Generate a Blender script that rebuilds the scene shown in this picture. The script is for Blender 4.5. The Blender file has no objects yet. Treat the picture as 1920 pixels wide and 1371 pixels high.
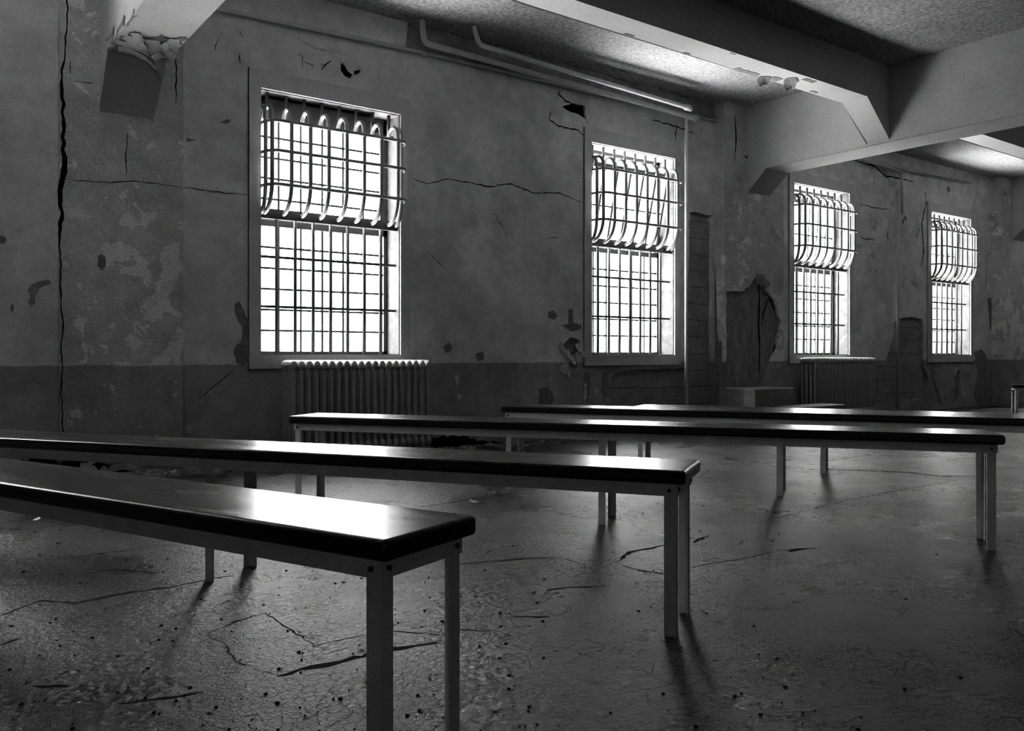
import bpy, bmesh, math, random
from mathutils import Vector, Matrix
from mathutils.geometry import tessellate_polygon
random.seed(7)
S = bpy.context.scene
COL = S.collection
PI = math.pi

# ------------------------------------------------------------------ survey of the hall
EYE, FPX, HEAD = 0.80, 1589.0, math.radians(36.6)
WALLY = 6.25
FWD = Vector((math.sin(HEAD), math.cos(HEAD)))
RGT = Vector((math.cos(HEAD), -math.sin(HEAD)))

def W(lat, d):
    p = RGT * lat + FWD * d
    return Vector((p.x, p.y))

def on_wall(px, py, y=WALLY):
    """surveyed point of a vertical plane y=const -> (X, Z)"""
    phi = math.atan((px - 960) / FPX)
    a = phi + HEAD
    zc = y / math.cos(a) * math.cos(phi)
    return (y * math.tan(a), EYE + (666 - py) * zc / FPX)

def on_floor(px, py, z=0.0):
    d = FPX * (EYE - z) / (py - 666)
    return W((px - 960) / FPX * d, d)

# ------------------------------------------------------------------ materials
def mat(name, base=0.5, rough=0.5, metal=0.0, spec=0.5, build=None):
    m = bpy.data.materials.new(name)
    m.use_nodes = True
    nt = m.node_tree
    b = nt.nodes['Principled BSDF']
    b.inputs['Base Color'].default_value = (base, base, base, 1)
    b.inputs['Roughness'].default_value = rough
    b.inputs['Metallic'].default_value = metal
    b.inputs['Specular IOR Level'].default_value = spec
    if build:
        build(G(nt, b))
    return m

class G:
    """small node-graph helper"""
    def __init__(self, nt, b):
        self.nt, self.b = nt, b
        self._co = None
    def n(self, kind, **kw):
        nd = self.nt.nodes.new(kind)
        for k, v in kw.items():
            setattr(nd, k, v)
        return nd
    def link(self, a, b):
        self.nt.links.new(a, b)
    def pos(self):
        if self._co is None:
            self._co = self.n('ShaderNodeNewGeometry').outputs['Position']
        return self._co
    def scaled(self, sx, sy, sz, src=None):
        m = self.n('ShaderNodeMapping')
        m.inputs['Scale'].default_value = (sx, sy, sz)
        self.link(src or self.pos(), m.inputs['Vector'])
        return m.outputs['Vector']
    def noise(self, scale, detail=6, rough=0.6, dist=0.0, vec=None):
        t = self.n('ShaderNodeTexNoise')
        t.inputs['Scale'].default_value = scale
        t.inputs['Detail'].default_value = detail
        t.inputs['Roughness'].default_value = rough
        t.inputs['Distortion'].default_value = dist
        self.link(vec or self.pos(), t.inputs['Vector'])
        return t.outputs['Fac']
    def vor(self, scale, feature='F1', vec=None, out='Distance'):
        t = self.n('ShaderNodeTexVoronoi', feature=feature)
        t.inputs['Scale'].default_value = scale
        self.link(vec or self.pos(), t.inputs['Vector'])
        return t.outputs[out]
    def sep(self):
        s = self.n('ShaderNodeSeparateXYZ')
        self.link(self.pos(), s.inputs[0])
        return s.outputs
    def rng(self, v, a, b, c=0.0, d=1.0, smooth=False):
        r = self.n('ShaderNodeMapRange')
        if smooth:
            r.interpolation_type = 'SMOOTHSTEP'
        self.link(v, r.inputs[0])
        for i, x in enumerate((a, b, c, d)):
            r.inputs[i + 1].default_value = x
        return r.outputs[0]
    def m(self, op, a, b=None):
        r = self.n('ShaderNodeMath', operation=op)
        for i, x in enumerate((a, b)):
            if x is None:
                continue
            if isinstance(x, (int, float)):
                r.inputs[i].default_value = x
            else:
                self.link(x, r.inputs[i])
        return r.outputs[0]
    def mix(self, f, a, b):
        """a*(1-f)+b*f on grey values"""
        r = self.n('ShaderNodeMix', data_type='FLOAT')
        for nm, x in (('Factor', f), ('A', a), ('B', b)):
            sk = [s for s in r.inputs if s.name == nm and s.type == 'VALUE'][0]
            if isinstance(x, (int, float)):
                sk.default_value = x
            else:
                self.link(x, sk)
        return [o for o in r.outputs if o.type == 'VALUE'][0]
    def color(self, v):
        self.link(v, self.b.inputs['Base Color'])
    def rough(self, v):
        self.link(v, self.b.inputs['Roughness'])
    def bump(self, v, strength=0.3, dist=0.01):
        bp = self.n('ShaderNodeBump')
        bp.inputs['Strength'].default_value = strength
        bp.inputs['Distance'].default_value = dist
        self.link(v, bp.inputs['Height'])
        self.link(bp.outputs[0], self.b.inputs['Normal'])

def wall_nodes(upper, dado, patches=False):
    def f(g):
        x, y, z = g.sep()
        big = g.noise(1.1, 5, 0.6)
        mid = g.noise(6.0, 6, 0.65)
        fine = g.noise(60, 3, 0.6)
        v = g.m('MULTIPLY', g.rng(big, 0.3, 0.7, 0.72, 1.15), g.rng(mid, 0.3, 0.7, 0.76, 1.15))
        v = g.m('MULTIPLY', v, g.rng(g.noise(140, 2, 0.7), 0.25, 0.75, 0.62, 1.38))
        edge = g.m('ADD', z, g.rng(g.noise(9, 4), 0, 1, -0.012, 0.012))
        isdado = g.rng(edge, 0.727, 0.733, 1.0, 0.0)
        col = g.mix(isdado, upper, dado)
        # worn and peeled spots: pale ones, denser low down
        n2 = g.noise(5.0, 8, 0.7, 0.3, g.scaled(1, 1, 1.2))
        spots = g.rng(n2, 0.655, 0.668)
        low = g.rng(z, 1.1, 0.2, 0.0, 1.0)
        far = g.rng(x, 3.0, 7.0, 0.25, 1.0)
        spots = g.m('MULTIPLY', g.m('MULTIPLY', spots, low), far)
        col = g.mix(g.m('MULTIPLY', spots, 0.8), col, 0.95)
        # dark flaking, denser toward the far bays
        n3 = g.noise(3.1, 8, 0.72, 0.2)
        dk = g.m('MULTIPLY', g.rng(n3, 0.59, 0.63), g.rng(x, 5.0, 10.5, 0.0, 1.0))
        col = g.mix(g.m('MULTIPLY', dk, 0.6), col, upper * 0.35)
        if patches:
            n4 = g.noise(4.2, 8, 0.62, 0.4)
            reg = g.m('MULTIPLY', g.rng(x, 1.05, 1.55, 0.0, 1.0), g.rng(z, 1.95, 1.45, 0.0, 1.0))
            pm = g.rng(g.m('ADD', n4, g.m('MULTIPLY', reg, 0.13)), 0.60, 0.615)
            pm = g.m('MULTIPLY', pm, g.rng(z, 0.72, 0.74))
            col = g.mix(pm, col, 1.0)
            n5 = g.noise(14, 5, 0.7)
            pd = g.m('MULTIPLY', g.rng(n5, 0.63, 0.645), g.rng(z, 0.74, 0.72))
            col = g.mix(g.m('MULTIPLY', pd, 0.75), col, 0.8)
        g.color(g.m('MULTIPLY', col, v))
        h = g.m('ADD', g.m('MULTIPLY', mid, 0.7), g.m('MULTIPLY', fine, 0.3))
        g.bump(h, 0.35, 0.012)
    return f

M = {}
M['plaster'] = mat('wall_plaster', 0.42, 0.62, build=wall_nodes(0.86, 0.40))
M['pilaster'] = mat('pilaster_plaster', 0.42, 0.62, build=wall_nodes(0.66, 0.36, True))

def concrete_nodes(base):
    def f(g):
        x, y, z = g.sep()
        v = g.m('MULTIPLY', g.rng(g.noise(3, 7, 0.7), 0.25, 0.75, 0.55, 1.35), g.rng(g.noise(40, 5, 0.7), 0.25, 0.75, 0.75, 1.25))
        zz = g.m('ADD', z, g.rng(g.noise(1.3, 3), 0, 1, -0.04, 0.04))
        ln = g.m('ABSOLUTE', g.m('SUBTRACT', g.m('FRACT', g.m('MULTIPLY', zz, 5.5)), 0.5))
        v = g.m('MULTIPLY', v, g.rng(ln, 0.0, 0.04, 0.35, 1.0))
        g.color(g.m('MULTIPLY', v, base))
        g.bump(g.m('ADD', g.noise(25, 6, 0.7), g.rng(ln, 0.0, 0.05, 0.0, 0.4)), 0.5, 0.02)
    return f
M['concrete'] = mat('bare_concrete', 0.2, 0.8, build=concrete_nodes(0.31))
def rough_nodes(g):
    st = g.noise(7, 7, 0.7, 0.3, g.scaled(2.2, 2.2, 0.5))
    g.color(g.m('MULTIPLY', g.m('MULTIPLY', g.rng(st, 0.25, 0.75, 0.5, 1.4), g.rng(g.noise(45, 5, 0.7), 0.25, 0.75, 0.7, 1.3)), 0.33))
    g.bump(g.m('ADD', st, g.m('MULTIPLY', g.noise(30, 6, 0.7), 0.6)), 0.7, 0.03)
M['rough'] = mat('rough_concrete', 0.2, 0.85, build=rough_nodes)
M['plinth'] = mat('plinth_concrete', 0.2, 0.75, build=lambda g: (g.color(g.m('MULTIPLY', g.rng(g.noise(18, 6, 0.7), 0.2, 0.8, 0.6, 1.3), 0.26)), g.bump(g.noise(50, 5), 0.3, 0.01)))

def trim_nodes(g):
    v = g.m('MULTIPLY', g.rng(g.noise(4, 6), 0.3, 0.7, 0.85, 1.1), g.rng(g.noise(150, 2, 0.7), 0.25, 0.75, 0.7, 1.3))
    g.color(g.m('MULTIPLY', v, 0.66))
    g.bump(g.noise(35, 5), 0.2, 0.01)
M['trim'] = mat('window_surround', 0.4, 0.6, build=trim_nodes)

def beam_nodes(g):
    v = g.m('MULTIPLY', g.rng(g.noise(1.6, 6), 0.3, 0.7, 0.88, 1.08), g.rng(g.noise(150, 2, 0.7), 0.25, 0.75, 0.7, 1.3))
    chip = g.rng(g.noise(7, 8, 0.75), 0.71, 0.72)
    g.color(g.mix(g.m('MULTIPLY', chip, 0.6), g.m('MULTIPLY', v, 0.70), 0.25))
    g.bump(g.noise(30, 5), 0.2, 0.01)
M['beam'] = mat('painted_beam', 0.6, 0.7, 0.0, 0.2, build=beam_nodes)

def ceil_nodes(g):
    x, y, z = g.sep()
    pop = g.noise(38, 3, 0.55, 0.0, g.scaled(1, 0.8, 1))
    fx = g.m('FRACT', g.m('DIVIDE', g.m('SUBTRACT', x, 3.64), 0.30))
    ln = g.m('MINIMUM', fx, g.m('SUBTRACT', 1.0, fx))
    line = g.rng(ln, 0.0, 0.03, 1.0, 0.0)
    fy = g.m('FRACT', g.m('DIVIDE', y, 1.2))
    l2 = g.rng(g.m('MINIMUM', fy, g.m('SUBTRACT', 1.0, fy)), 0.0, 0.006, 1.0, 0.0)
    v = g.m('MULTIPLY', g.rng(pop, 0.3, 0.7, 0.55, 1.25), g.rng(g.noise(1.2, 4), 0.3, 0.7, 0.9, 1.1))
    col = g.m('MULTIPLY', v, 0.46)
    col = g.mix(g.m('MULTIPLY', g.m('MULTIPLY', line, g.rng(g.noise(0.5, 2), 0.45, 0.6)), 0.55), col, 0.75)
    col = g.mix(g.m('MULTIPLY', l2, 0.35), col, 0.25)
    g.color(col)
    g.bump(pop, 0.5, 0.012)
M['ceiling'] = mat('textured_ceiling', 0.5, 0.95, 0.0, 0.05, build=ceil_nodes)

def floor_nodes(g):
    x, y, z = g.sep()
    big = g.noise(0.75, 6, 0.6, 0.4)
    mid = g.noise(4.5, 7, 0.68)
    fine = g.noise(70, 4, 0.65)
    # layers of old paint: islands with a dark, chipped rim
    lay = g.noise(1.25, 9, 0.58, 0.6)
    isl = g.rng(lay, 0.522, 0.528)
    rim = g.m('SUBTRACT', 1.0, g.rng(g.m('ABSOLUTE', g.m('SUBTRACT', lay, 0.52)), 0.0, 0.0035))
    rimon = g.rng(g.noise(2.1, 3), 0.48, 0.6)
    rim = g.m('MULTIPLY', rim, rimon)
    # crazing
    cz = g.vor(34, 'DISTANCE_TO_EDGE', g.scaled(1, 1.7, 1))
    craze = g.m('MULTIPLY', g.rng(cz, 0.0, 0.06, 1.0, 0.0), g.rng(g.noise(1.7, 5), 0.46, 0.56))
    cz2 = g.vor(9, 'DISTANCE_TO_EDGE', g.scaled(1, 1.5, 1))
    craze = g.m('MAXIMUM', craze, g.m('MULTIPLY', g.rng(cz2, 0.0, 0.022, 1.0, 0.0), g.rng(g.noise(2.3, 6, 0.7), 0.52, 0.58)))
    pits = g.m('MULTIPLY', g.rng(g.noise(26, 4, 0.6), 0.70, 0.715), g.rng(g.noise(1.9, 4), 0.45, 0.6))
    v = g.m('MULTIPLY', g.rng(big, 0.3, 0.7, 0.7, 1.25), g.rng(mid, 0.3, 0.7, 0.75, 1.2))
    v = g.m('MULTIPLY', v, g.rng(g.noise(200, 2, 0.7), 0.25, 0.75, 0.55, 1.45))
    # light fall-off put into the floor colour, darker away from the windows
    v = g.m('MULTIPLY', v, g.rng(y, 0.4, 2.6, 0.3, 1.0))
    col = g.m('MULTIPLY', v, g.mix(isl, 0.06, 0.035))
    col = g.mix(g.m('MULTIPLY', rim, 0.9), col, 0.012)
    col = g.mix(g.m('MULTIPLY', craze, 0.8), col, 0.01)
    col = g.mix(pits, col, 0.012)
    g.color(col)
    r = g.mix(isl, g.rng(mid, 0.3, 0.7, 0.27, 0.41), g.rng(mid, 0.3, 0.7, 0.22, 0.36))
    r = g.m('ADD', r, g.m('MULTIPLY', g.m('ADD', g.m('ADD', rim, g.m('MULTIPLY', craze, 0.7)), pits), 0.4))
    g.rough(r)
    h = g.m('ADD', g.m('MULTIPLY', mid, 0.5), g.m('MULTIPLY', fine, 0.42))
    h = g.m('ADD', h, g.m('MULTIPLY', isl, 0.25))
    h = g.m('SUBTRACT', h, g.m('MULTIPLY', craze, 0.12))
    h = g.m('SUBTRACT', h, g.m('MULTIPLY', pits, 0.3))
    h = g.m('ADD', h, g.m('MULTIPLY', g.noise(18, 5, 0.6, 0.5, g.scaled(1, 1.5, 1)), 0.35))
    h = g.m('ADD', h, g.m('MULTIPLY', g.noise(48, 5, 0.75, 0.8), 0.6))
    g.bump(h, 0.34, 0.02)
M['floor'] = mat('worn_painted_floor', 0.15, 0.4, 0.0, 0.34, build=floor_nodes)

def top_nodes(g):
    tc = g.n('ShaderNodeTexCoord').outputs['Object']
    st = g.noise(9, 7, 0.65, 0.3, g.scaled(0.35, 7, 3, tc))
    sc = g.rng(g.noise(42, 3, 0.7, 1.0, g.scaled(0.25, 2.6, 1, tc)), 0.70, 0.73)
    g.color(g.mix(g.m('MULTIPLY', sc, 0.5), g.rng(st, 0.2, 0.8, 0.010, 0.028), 0.16))
    g.rough(g.m('ADD', g.rng(g.noise(5, 6, 0.6, 0.2, g.scaled(0.5, 2, 1, tc)), 0.3, 0.7, 0.19, 0.31), g.m('MULTIPLY', sc, 0.2)))
    g.bump(st, 0.06, 0.003)
M['top'] = mat('worn_varnished_wood', 0.02, 0.18, build=top_nodes)

def metal_nodes(base):
    def f(g):
        tc = g.n('ShaderNodeTexCoord').outputs['Object']
        v = g.m('MULTIPLY', g.rng(g.noise(7, 6, 0.65, 0, tc), 0.3, 0.7, 0.82, 1.12), g.rng(g.noise(260, 2, 0.5, 0, tc), 0.2, 0.8, 0.75, 1.25))
        ch = g.rng(g.noise(16, 6, 0.7, 0, tc), 0.69, 0.70)
        g.color(g.mix(g.m('MULTIPLY', ch, 0.8), g.m('MULTIPLY', v, base), 0.03))
    return f
M['paint'] = mat('grey_painted_steel', 0.4, 0.5, build=metal_nodes(0.66))
M['bolt'] = mat('dark_bolt', 0.06, 0.4, 0.6)
M['iron'] = mat('cast_iron_paint', 0.1, 0.45, build=metal_nodes(0.42))
M['bar'] = mat('painted_bar', 0.4, 0.35, build=metal_nodes(0.28))
M['flatbar'] = mat('dark_bar', 0.06, 0.5, build=metal_nodes(0.10))
M['sash'] = mat('sash_steel', 0.3, 0.5, build=metal_nodes(0.09))
M['pipe'] = mat('painted_pipe', 0.4, 0.42, build=metal_nodes(0.65))
M['reveal'] = mat('flaking_reveal', 0.2, 0.7, build=lambda g: g.color(g.m('MULTIPLY', g.rng(g.noise(14, 7, 0.75), 0.3, 0.7, 0.35, 1.4), 0.2)))
M['band_shade'] = mat('painted_wall_shade', 0.2, 0.8, build=lambda g: g.color(g.m('MULTIPLY', g.rng(g.noise(9, 6, 0.7), 0.3, 0.7, 0.6, 1.3), 0.26)))  # dark tone for the painted shade under the ceiling
M['dim'] = mat('dark_painted_wall', 0.10, 0.6)
M['pale'] = mat('pale_glossy_pipe', 0.75, 0.28)
M['crack'] = mat('crack_shadow', 0.008, 0.95, 0.0, 0.05)
M['loss'] = mat('bare_or_shade_patch', 0.1, 0.8, build=lambda g: g.color(g.m('MULTIPLY', g.rng(g.noise(22, 6, 0.7), 0.25, 0.75, 0.45, 1.4), 0.24)))
M['flake'] = mat('paint_flake', 0.6, 0.6, build=lambda g: g.color(g.m('MULTIPLY', g.rng(g.noise(30, 5), 0.25, 0.75, 0.7, 1.15), 0.62)))
M['chip'] = mat('dark_chip', 0.015, 0.9, 0.0, 0.08)
M['rubble'] = mat('rubble', 0.3, 0.8, build=lambda g: g.color(g.m('MULTIPLY', g.rng(g.noise(9, 5, 0.7), 0.3, 0.7, 0.2, 1.5), 0.26)))

def glass_mat():
    m = bpy.data.materials.new('dusty_window_glass')
    m.use_nodes = True
    nt = m.node_tree
    nt.nodes.clear()
    o = nt.nodes.new('ShaderNodeOutputMaterial')
    mx = nt.nodes.new('ShaderNodeMixShader')
    tr = nt.nodes.new('ShaderNodeBsdfTransparent')
    gl = nt.nodes.new('ShaderNodeBsdfGlossy')
    gl.inputs['Roughness'].default_value = 0.03
    lw = nt.nodes.new('ShaderNodeLayerWeight')
    pw = nt.nodes.new('ShaderNodeMath')
    pw.operation = 'POWER'
    pw.inputs[1].default_value = 4.0
    sc = nt.nodes.new('ShaderNodeMath')
    sc.operation = 'MULTIPLY_ADD'
    sc.inputs[1].default_value = 0.55
    sc.inputs[2].default_value = 0.04
    nt.links.new(lw.outputs['Facing'], pw.inputs[0])
    nt.links.new(pw.outputs[0], sc.inputs[0])
    nt.links.new(sc.outputs[0], mx.inputs[0])
    nt.links.new(tr.outputs[0], mx.inputs[1])
    nt.links.new(gl.outputs[0], mx.inputs[2])
    nt.links.new(mx.outputs[0], o.inputs[0])
    tr.inputs['Color'].default_value = (0.95, 0.95, 0.95, 1)
    return m
M['glass'] = glass_mat()

# ------------------------------------------------------------------ mesh helpers
class MB:
    def __init__(self):
        self.v, self.f, self.smooth = [], [], []
    def add(self, vs, fs, smooth=False):
        o = len(self.v)
        self.v += [tuple(x) for x in vs]
        self.f += [tuple(i + o for i in f) for f in fs]
        self.smooth += [smooth] * len(fs)
        return self
    def box(self, x0, x1, y0, y1, z0, z1):
        vs = [(x, y, z) for x in (x0, x1) for y in (y0, y1) for z in (z0, z1)]
        fs = [(0, 1, 3, 2), (4, 6, 7, 5), (0, 4, 5, 1), (2, 3, 7, 6), (0, 2, 6, 4), (1, 5, 7, 3)]
        return self.add(vs, fs)
    def prism(self, poly, axis, a, b):
        """poly: list of 2-D points; extruded between a and b along axis"""
        def P(p, t):
            return {'x': (t, p[0], p[1]), 'y': (p[0], t, p[1]), 'z': (p[0], p[1], t)}[axis]
        n = len(poly)
        vs = [P(p, a) for p in poly] + [P(p, b) for p in poly]
        tris = tessellate_polygon([[Vector((p[0], p[1], 0)) for p in poly]])
        fs = [tuple(t) for t in tris] + [tuple(i + n for i in reversed(t)) for t in tris]
        fs += [(i, (i + 1) % n, (i + 1) % n + n, i + n) for i in range(n)]
        return self.add(vs, fs)
    def tube(self, pts, r, seg=8, cap=True):
        pts = [Vector(p) for p in pts]
        n = len(pts)
        rad = r if isinstance(r, (list, tuple)) else [r] * n
        t0 = (pts[1] - pts[0]).normalized()
        ref = Vector((0, 0, 1)) if abs(t0.z) < 0.9 else Vector((1, 0, 0))
        u = t0.cross(ref).normalized()
        vs, fs = [], []
        for i, p in enumerate(pts):
            t = (pts[min(i + 1, n - 1)] - pts[max(i - 1, 0)]).normalized()
            u = (u - t * u.dot(t)).normalized()
            w = t.cross(u)
            for k in range(seg):
                a = 2 * PI * k / seg
                vs.append(p + (u * math.cos(a) + w * math.sin(a)) * rad[i])
        for i in range(n - 1):
            for k in range(seg):
                k2 = (k + 1) % seg
                fs.append((i * seg + k, i * seg + k2, (i + 1) * seg + k2, (i + 1) * seg + k))
        if cap:
            fs.append(tuple(reversed(range(seg))))
            fs.append(tuple((n - 1) * seg + k for k in range(seg)))
        return self.add(vs, fs, True)
    def ellipsoid(self, c, rx, ry, rz, nu=10, nv=6):
        vs, fs = [], []
        for j in range(nv + 1):
            th = PI * j / nv
            for i in range(nu):
                a = 2 * PI * i / nu
                vs.append((c[0] + rx * math.sin(th) * math.cos(a), c[1] + ry * math.sin(th) * math.sin(a), c[2] + rz * math.cos(th)))
        for j in range(nv):
            for i in range(nu):
                i2 = (i + 1) % nu
                fs.append((j * nu + i, (j + 1) * nu + i, (j + 1) * nu + i2, j * nu + i2))
        return self.add(vs, fs, True)
    def build(self, name, m, parent=None, bevel=0.0, seg=2):
        me = bpy.data.meshes.new(name)
        me.from_pydata(self.v, [], self.f)
        bm = bmesh.new()
        bm.from_mesh(me)
        if bevel:
            bmesh.ops.remove_doubles(bm, verts=bm.verts, dist=1e-6)
            es = [e for e in bm.edges if len(e.link_faces) == 2 and e.calc_face_angle(0) > 0.6]
            bmesh.ops.bevel(bm, geom=es, offset=bevel, segments=seg, affect='EDGES', profile=0.5)
        bmesh.ops.recalc_face_normals(bm, faces=bm.faces)
        bm.to_mesh(me)
        bm.free()
        if not bevel and len(self.smooth) == len(me.polygons):
            me.polygons.foreach_set('use_smooth', self.smooth)
        me.materials.append(m)
        o = bpy.data.objects.new(name, me)
        COL.objects.link(o)
        if parent:
            o.parent = parent
        return o

def sheet(name, outer, holes, y0, y1, m, parent=None):
    """vertical plaster sheet in the XZ plane between y0 and y1 with holes cut through"""
    loops = [[Vector((p[0], p[1], 0)) for p in outer]] + [[Vector((p[0], p[1], 0)) for p in h] for h in holes]
    tris = tessellate_polygon(loops)
    flat = [p for l in loops for p in l]
    n = len(flat)
    mb = MB()
    vs = [(p.x, y0, p.y) for p in flat] + [(p.x, y1, p.y) for p in flat]
    fs = [tuple(t) for t in tris] + [tuple(i + n for i in reversed(t)) for t in tris]
    o = 0
    for l in loops:
        k = len(l)
        fs += [(o + i, o + (i + 1) % k, o + (i + 1) % k + n, o + i + n) for i in range(k)]
        o += k
    mb.add(vs, fs)
    return mb.build(name, m, parent)

def rect(x0, x1, z0, z1):
    return [(x0, z0), (x1, z0), (x1, z1), (x0, z1)]

def jag(poly, amp=0.012, step=0.05, seed=1, closed=True):
    """subdivide an outline and roughen it"""
    r = random.Random(seed)
    out = []
    n = len(poly)
    for i in range(n if closed else n - 1):
        a, b = Vector(poly[i]), Vector(poly[(i + 1) % n])
        k = max(1, int((b - a).length / step))
        nrm = Vector((-(b - a).y, (b - a).x))
        nrm = nrm.normalized() if nrm.length else nrm
        for j in range(k):
            p = a.lerp(b, j / k)
            if j:
                p = p + nrm * r.uniform(-amp, amp)
            out.append((p.x, p.y))
    if not closed:
        out.append(tuple(poly[-1]))
    return out

def empty(name, loc=(0, 0, 0), rz=0.0):
    o = bpy.data.objects.new(name, None)
    o.empty_display_size = 0.1
    o.location = loc
    o.rotation_euler = (0, 0, rz)
    COL.objects.link(o)
    return o

def tag(o, label=None, cat=None, group=None, kind=None):
    if label: o['label'] = label
    if cat: o['category'] = cat
    if group: o['group'] = group
    if kind: o['kind'] = kind
    return o

def structure(o, label=None, cat=None):
    return tag(o, label, cat, kind='structure')

# ------------------------------------------------------------------ room shell
XL, XR, YB, CEIL = -8.0, 23.0, -8.0, 3.60
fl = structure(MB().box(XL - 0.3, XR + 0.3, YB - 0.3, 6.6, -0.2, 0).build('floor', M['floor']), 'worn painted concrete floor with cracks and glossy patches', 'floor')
structure(MB().box(XL - 0.3, XR + 0.3, YB - 0.3, 6.6, CEIL, CEIL + 0.2).build('ceiling', M['ceiling']), 'pale textured tile ceiling between the beams', 'ceiling')

WINX = [21.65, -1.03, 2.281, 5.606, 8.905, 12.194, 15.48, 18.78]
WW, SILL = 1.19, 0.80
KZ = [1.0, 1.0, 0.957, 1.0, 1.0, 0.99, 1.0, 1.0, 1.0]
def wtop(i): return SILL + 2.10 * KZ[i]
win_holes = [rect(x, x + WW, SILL, wtop(i)) for i, x in enumerate(WINX)]

wall = structure(sheet('wall_back', rect(XL, XR, 0, CEIL), win_holes, WALLY + 0.035, WALLY + 0.29, M['concrete']), 'long scarred plaster wall pierced by barred windows', 'wall')
wp = lambda pts, y=WALLY: [on_wall(a, b, y) for a, b in pts]
holes = list(win_holes)
H1 = jag(wp([(1293, 398), (1318, 401), (1334, 403), (1334, 500), (1334, 640), (1334, 812), (1138, 818), (1148, 770), (1138, 730), (1150, 702), (1180, 694), (1284, 690), (1288, 600), (1291, 500)]), 0.012, 0.06, 2)
H3 = jag(wp([(1676, 603), (1690, 597), (1706, 594), (1728, 597), (1732, 612), (1732, 680), (1733, 690), (1742, 712), (1735, 745), (1700, 752), (1650, 757), (1637, 752), (1640, 690), (1658, 680), (1668, 655), (1675, 630)]), 0.014, 0.07, 3)
H4 = jag(wp([(1054, 200), (1064, 196), (1076, 193), (1097, 198), (1101, 226), (1092, 219), (1084, 214), (1070, 210)]), 0.006, 0.04, 4)
H6 = jag(wp([(1050, 656), (1058, 644), (1070, 633), (1088, 638), (1091, 654), (1080, 664), (1082, 690), (1068, 690), (1071, 665)]), 0.006, 0.04, 5)
H7 = jag(wp([(1788, 700), (1796, 692), (1801, 700), (1797, 740), (1790, 755), (1786, 742), (1791, 725)]), 0.008, 0.04, 6)
holes += [H1, H3, H4, H6, H7]
sheet('plaster', rect(XL, XR, 0, CEIL), holes, WALLY, WALLY + 0.035, M['plaster'], wall)

def ribbon(name, pts, y, width, parent, m=None, seed=0, rough=0.006):
    """irregular crack: a thin sunken-looking strip of the given width following pts (X,Z)"""
    r = random.Random(seed)
    P = [Vector(p) for p in jag(pts, rough, 0.035, seed, closed=False)]
    L, R = [], []
    n = len(P)
    for i, p in enumerate(P):
        t = (P[min(i + 1, n - 1)] - P[max(i - 1, 0)])
        nv = Vector((-t.y, t.x)).normalized()
        w = (width(i / (n - 1)) if callable(width) else width * (0.35 + 0.65 * math.sin(PI * (0.06 + 0.88 * i / (n - 1))))) * r.uniform(0.6, 1.3) / 2
        L.append(p + nv * w)
        R.append(p - nv * w)
    mb = MB()
    vs = [(p.x, y - 0.0015, p.y) for p in L] + [(p.x, y - 0.0015, p.y) for p in R]
    mb.add(vs, [(i, i + 1, n + i + 1, n + i) for i in range(n - 1)])
    return mb.build(name, m or M['crack'], parent)

def patch(name, pts, y, m, parent, seed=0, amp=0.008):
    poly = jag(pts, amp, 0.03, seed)
    return MB().prism(poly, 'y', y - 0.002, y + 0.001).build(name, m, parent)

# cracks and bare spots on the flat wall
for i, (pts, w) in enumerate([
    ([(345, 352), (375, 356), (400, 360), (462, 366)], 0.006),
    ([(775, 335), (800, 345), (840, 336), (880, 342), (915, 350), (960, 345), (1000, 362), (1050, 362), (1092, 381)], 0.010),
    ([(926, 398), (942, 424), (947, 436), (950, 452)], 0.006),
    ([(1050, 171), (1046, 176), (1060, 190), (1078, 196)], 0.016),
    ([(1033, 209), (1029, 224), (1048, 237), (1083, 244), (1094, 254)], 0.014),
    ([(1100, 226), (1102, 236)], 0.008),
    ([(1094, 243), (1140, 252), (1165, 258)], 0.006),
    ([(1223, 225), (1250, 232), (1272, 239), (1300, 250)], 0.014),
    ([(1271, 239), (1266, 250), (1268, 264)], 0.016),
    ([(372, 750), (400, 725), (440, 692)], 0.006),
    ([(561, 100), (568, 108), (566, 117), (567, 127)], 0.008), ([(569, 116), (578, 119), (587, 123), (586, 128)], 0.008),
    ([(586, 100), (584, 114)], 0.006), ([(603, 119), (604, 132), (608, 123), (621, 114)], 0.011), ([(555, 70), (590, 92), (640, 100)], 0.003),
    ([(450, 60), (456, 72)], 0.008), ([(449, 100), (450, 118)], 0.008), ([(410, 70), (402, 95)], 0.006),
    ([(1600, 300), (1640, 312), (1660, 330), (1690, 335), (1712, 341)], 0.022),
    ([(1612, 382), (1640, 390), (1668, 393)], 0.012), ([(1735, 360), (1736, 380), (1728, 420), (1732, 470), (1727, 500)], 0.025),
    ([(1615, 447), (1640, 450)], 0.012), ([(1668, 418), (1663, 445), (1672, 458)], 0.014),
    ([(1850, 480), (1872, 465), (1890, 455)], 0.012), ([(1849, 480), (1849, 550)], 0.012),
    ([(1745, 690), (1752, 720), (1765, 760)], 0.02), ([(1694, 410), (1692, 420)], 0.03),
    ([(1030, 445), (1048, 446)], 0.006), ([(800, 470), (830, 500), (842, 512)], 0.004),
]):
    ribbon('crack', wp(pts), WALLY, w, wall, seed=20 + i)
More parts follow.
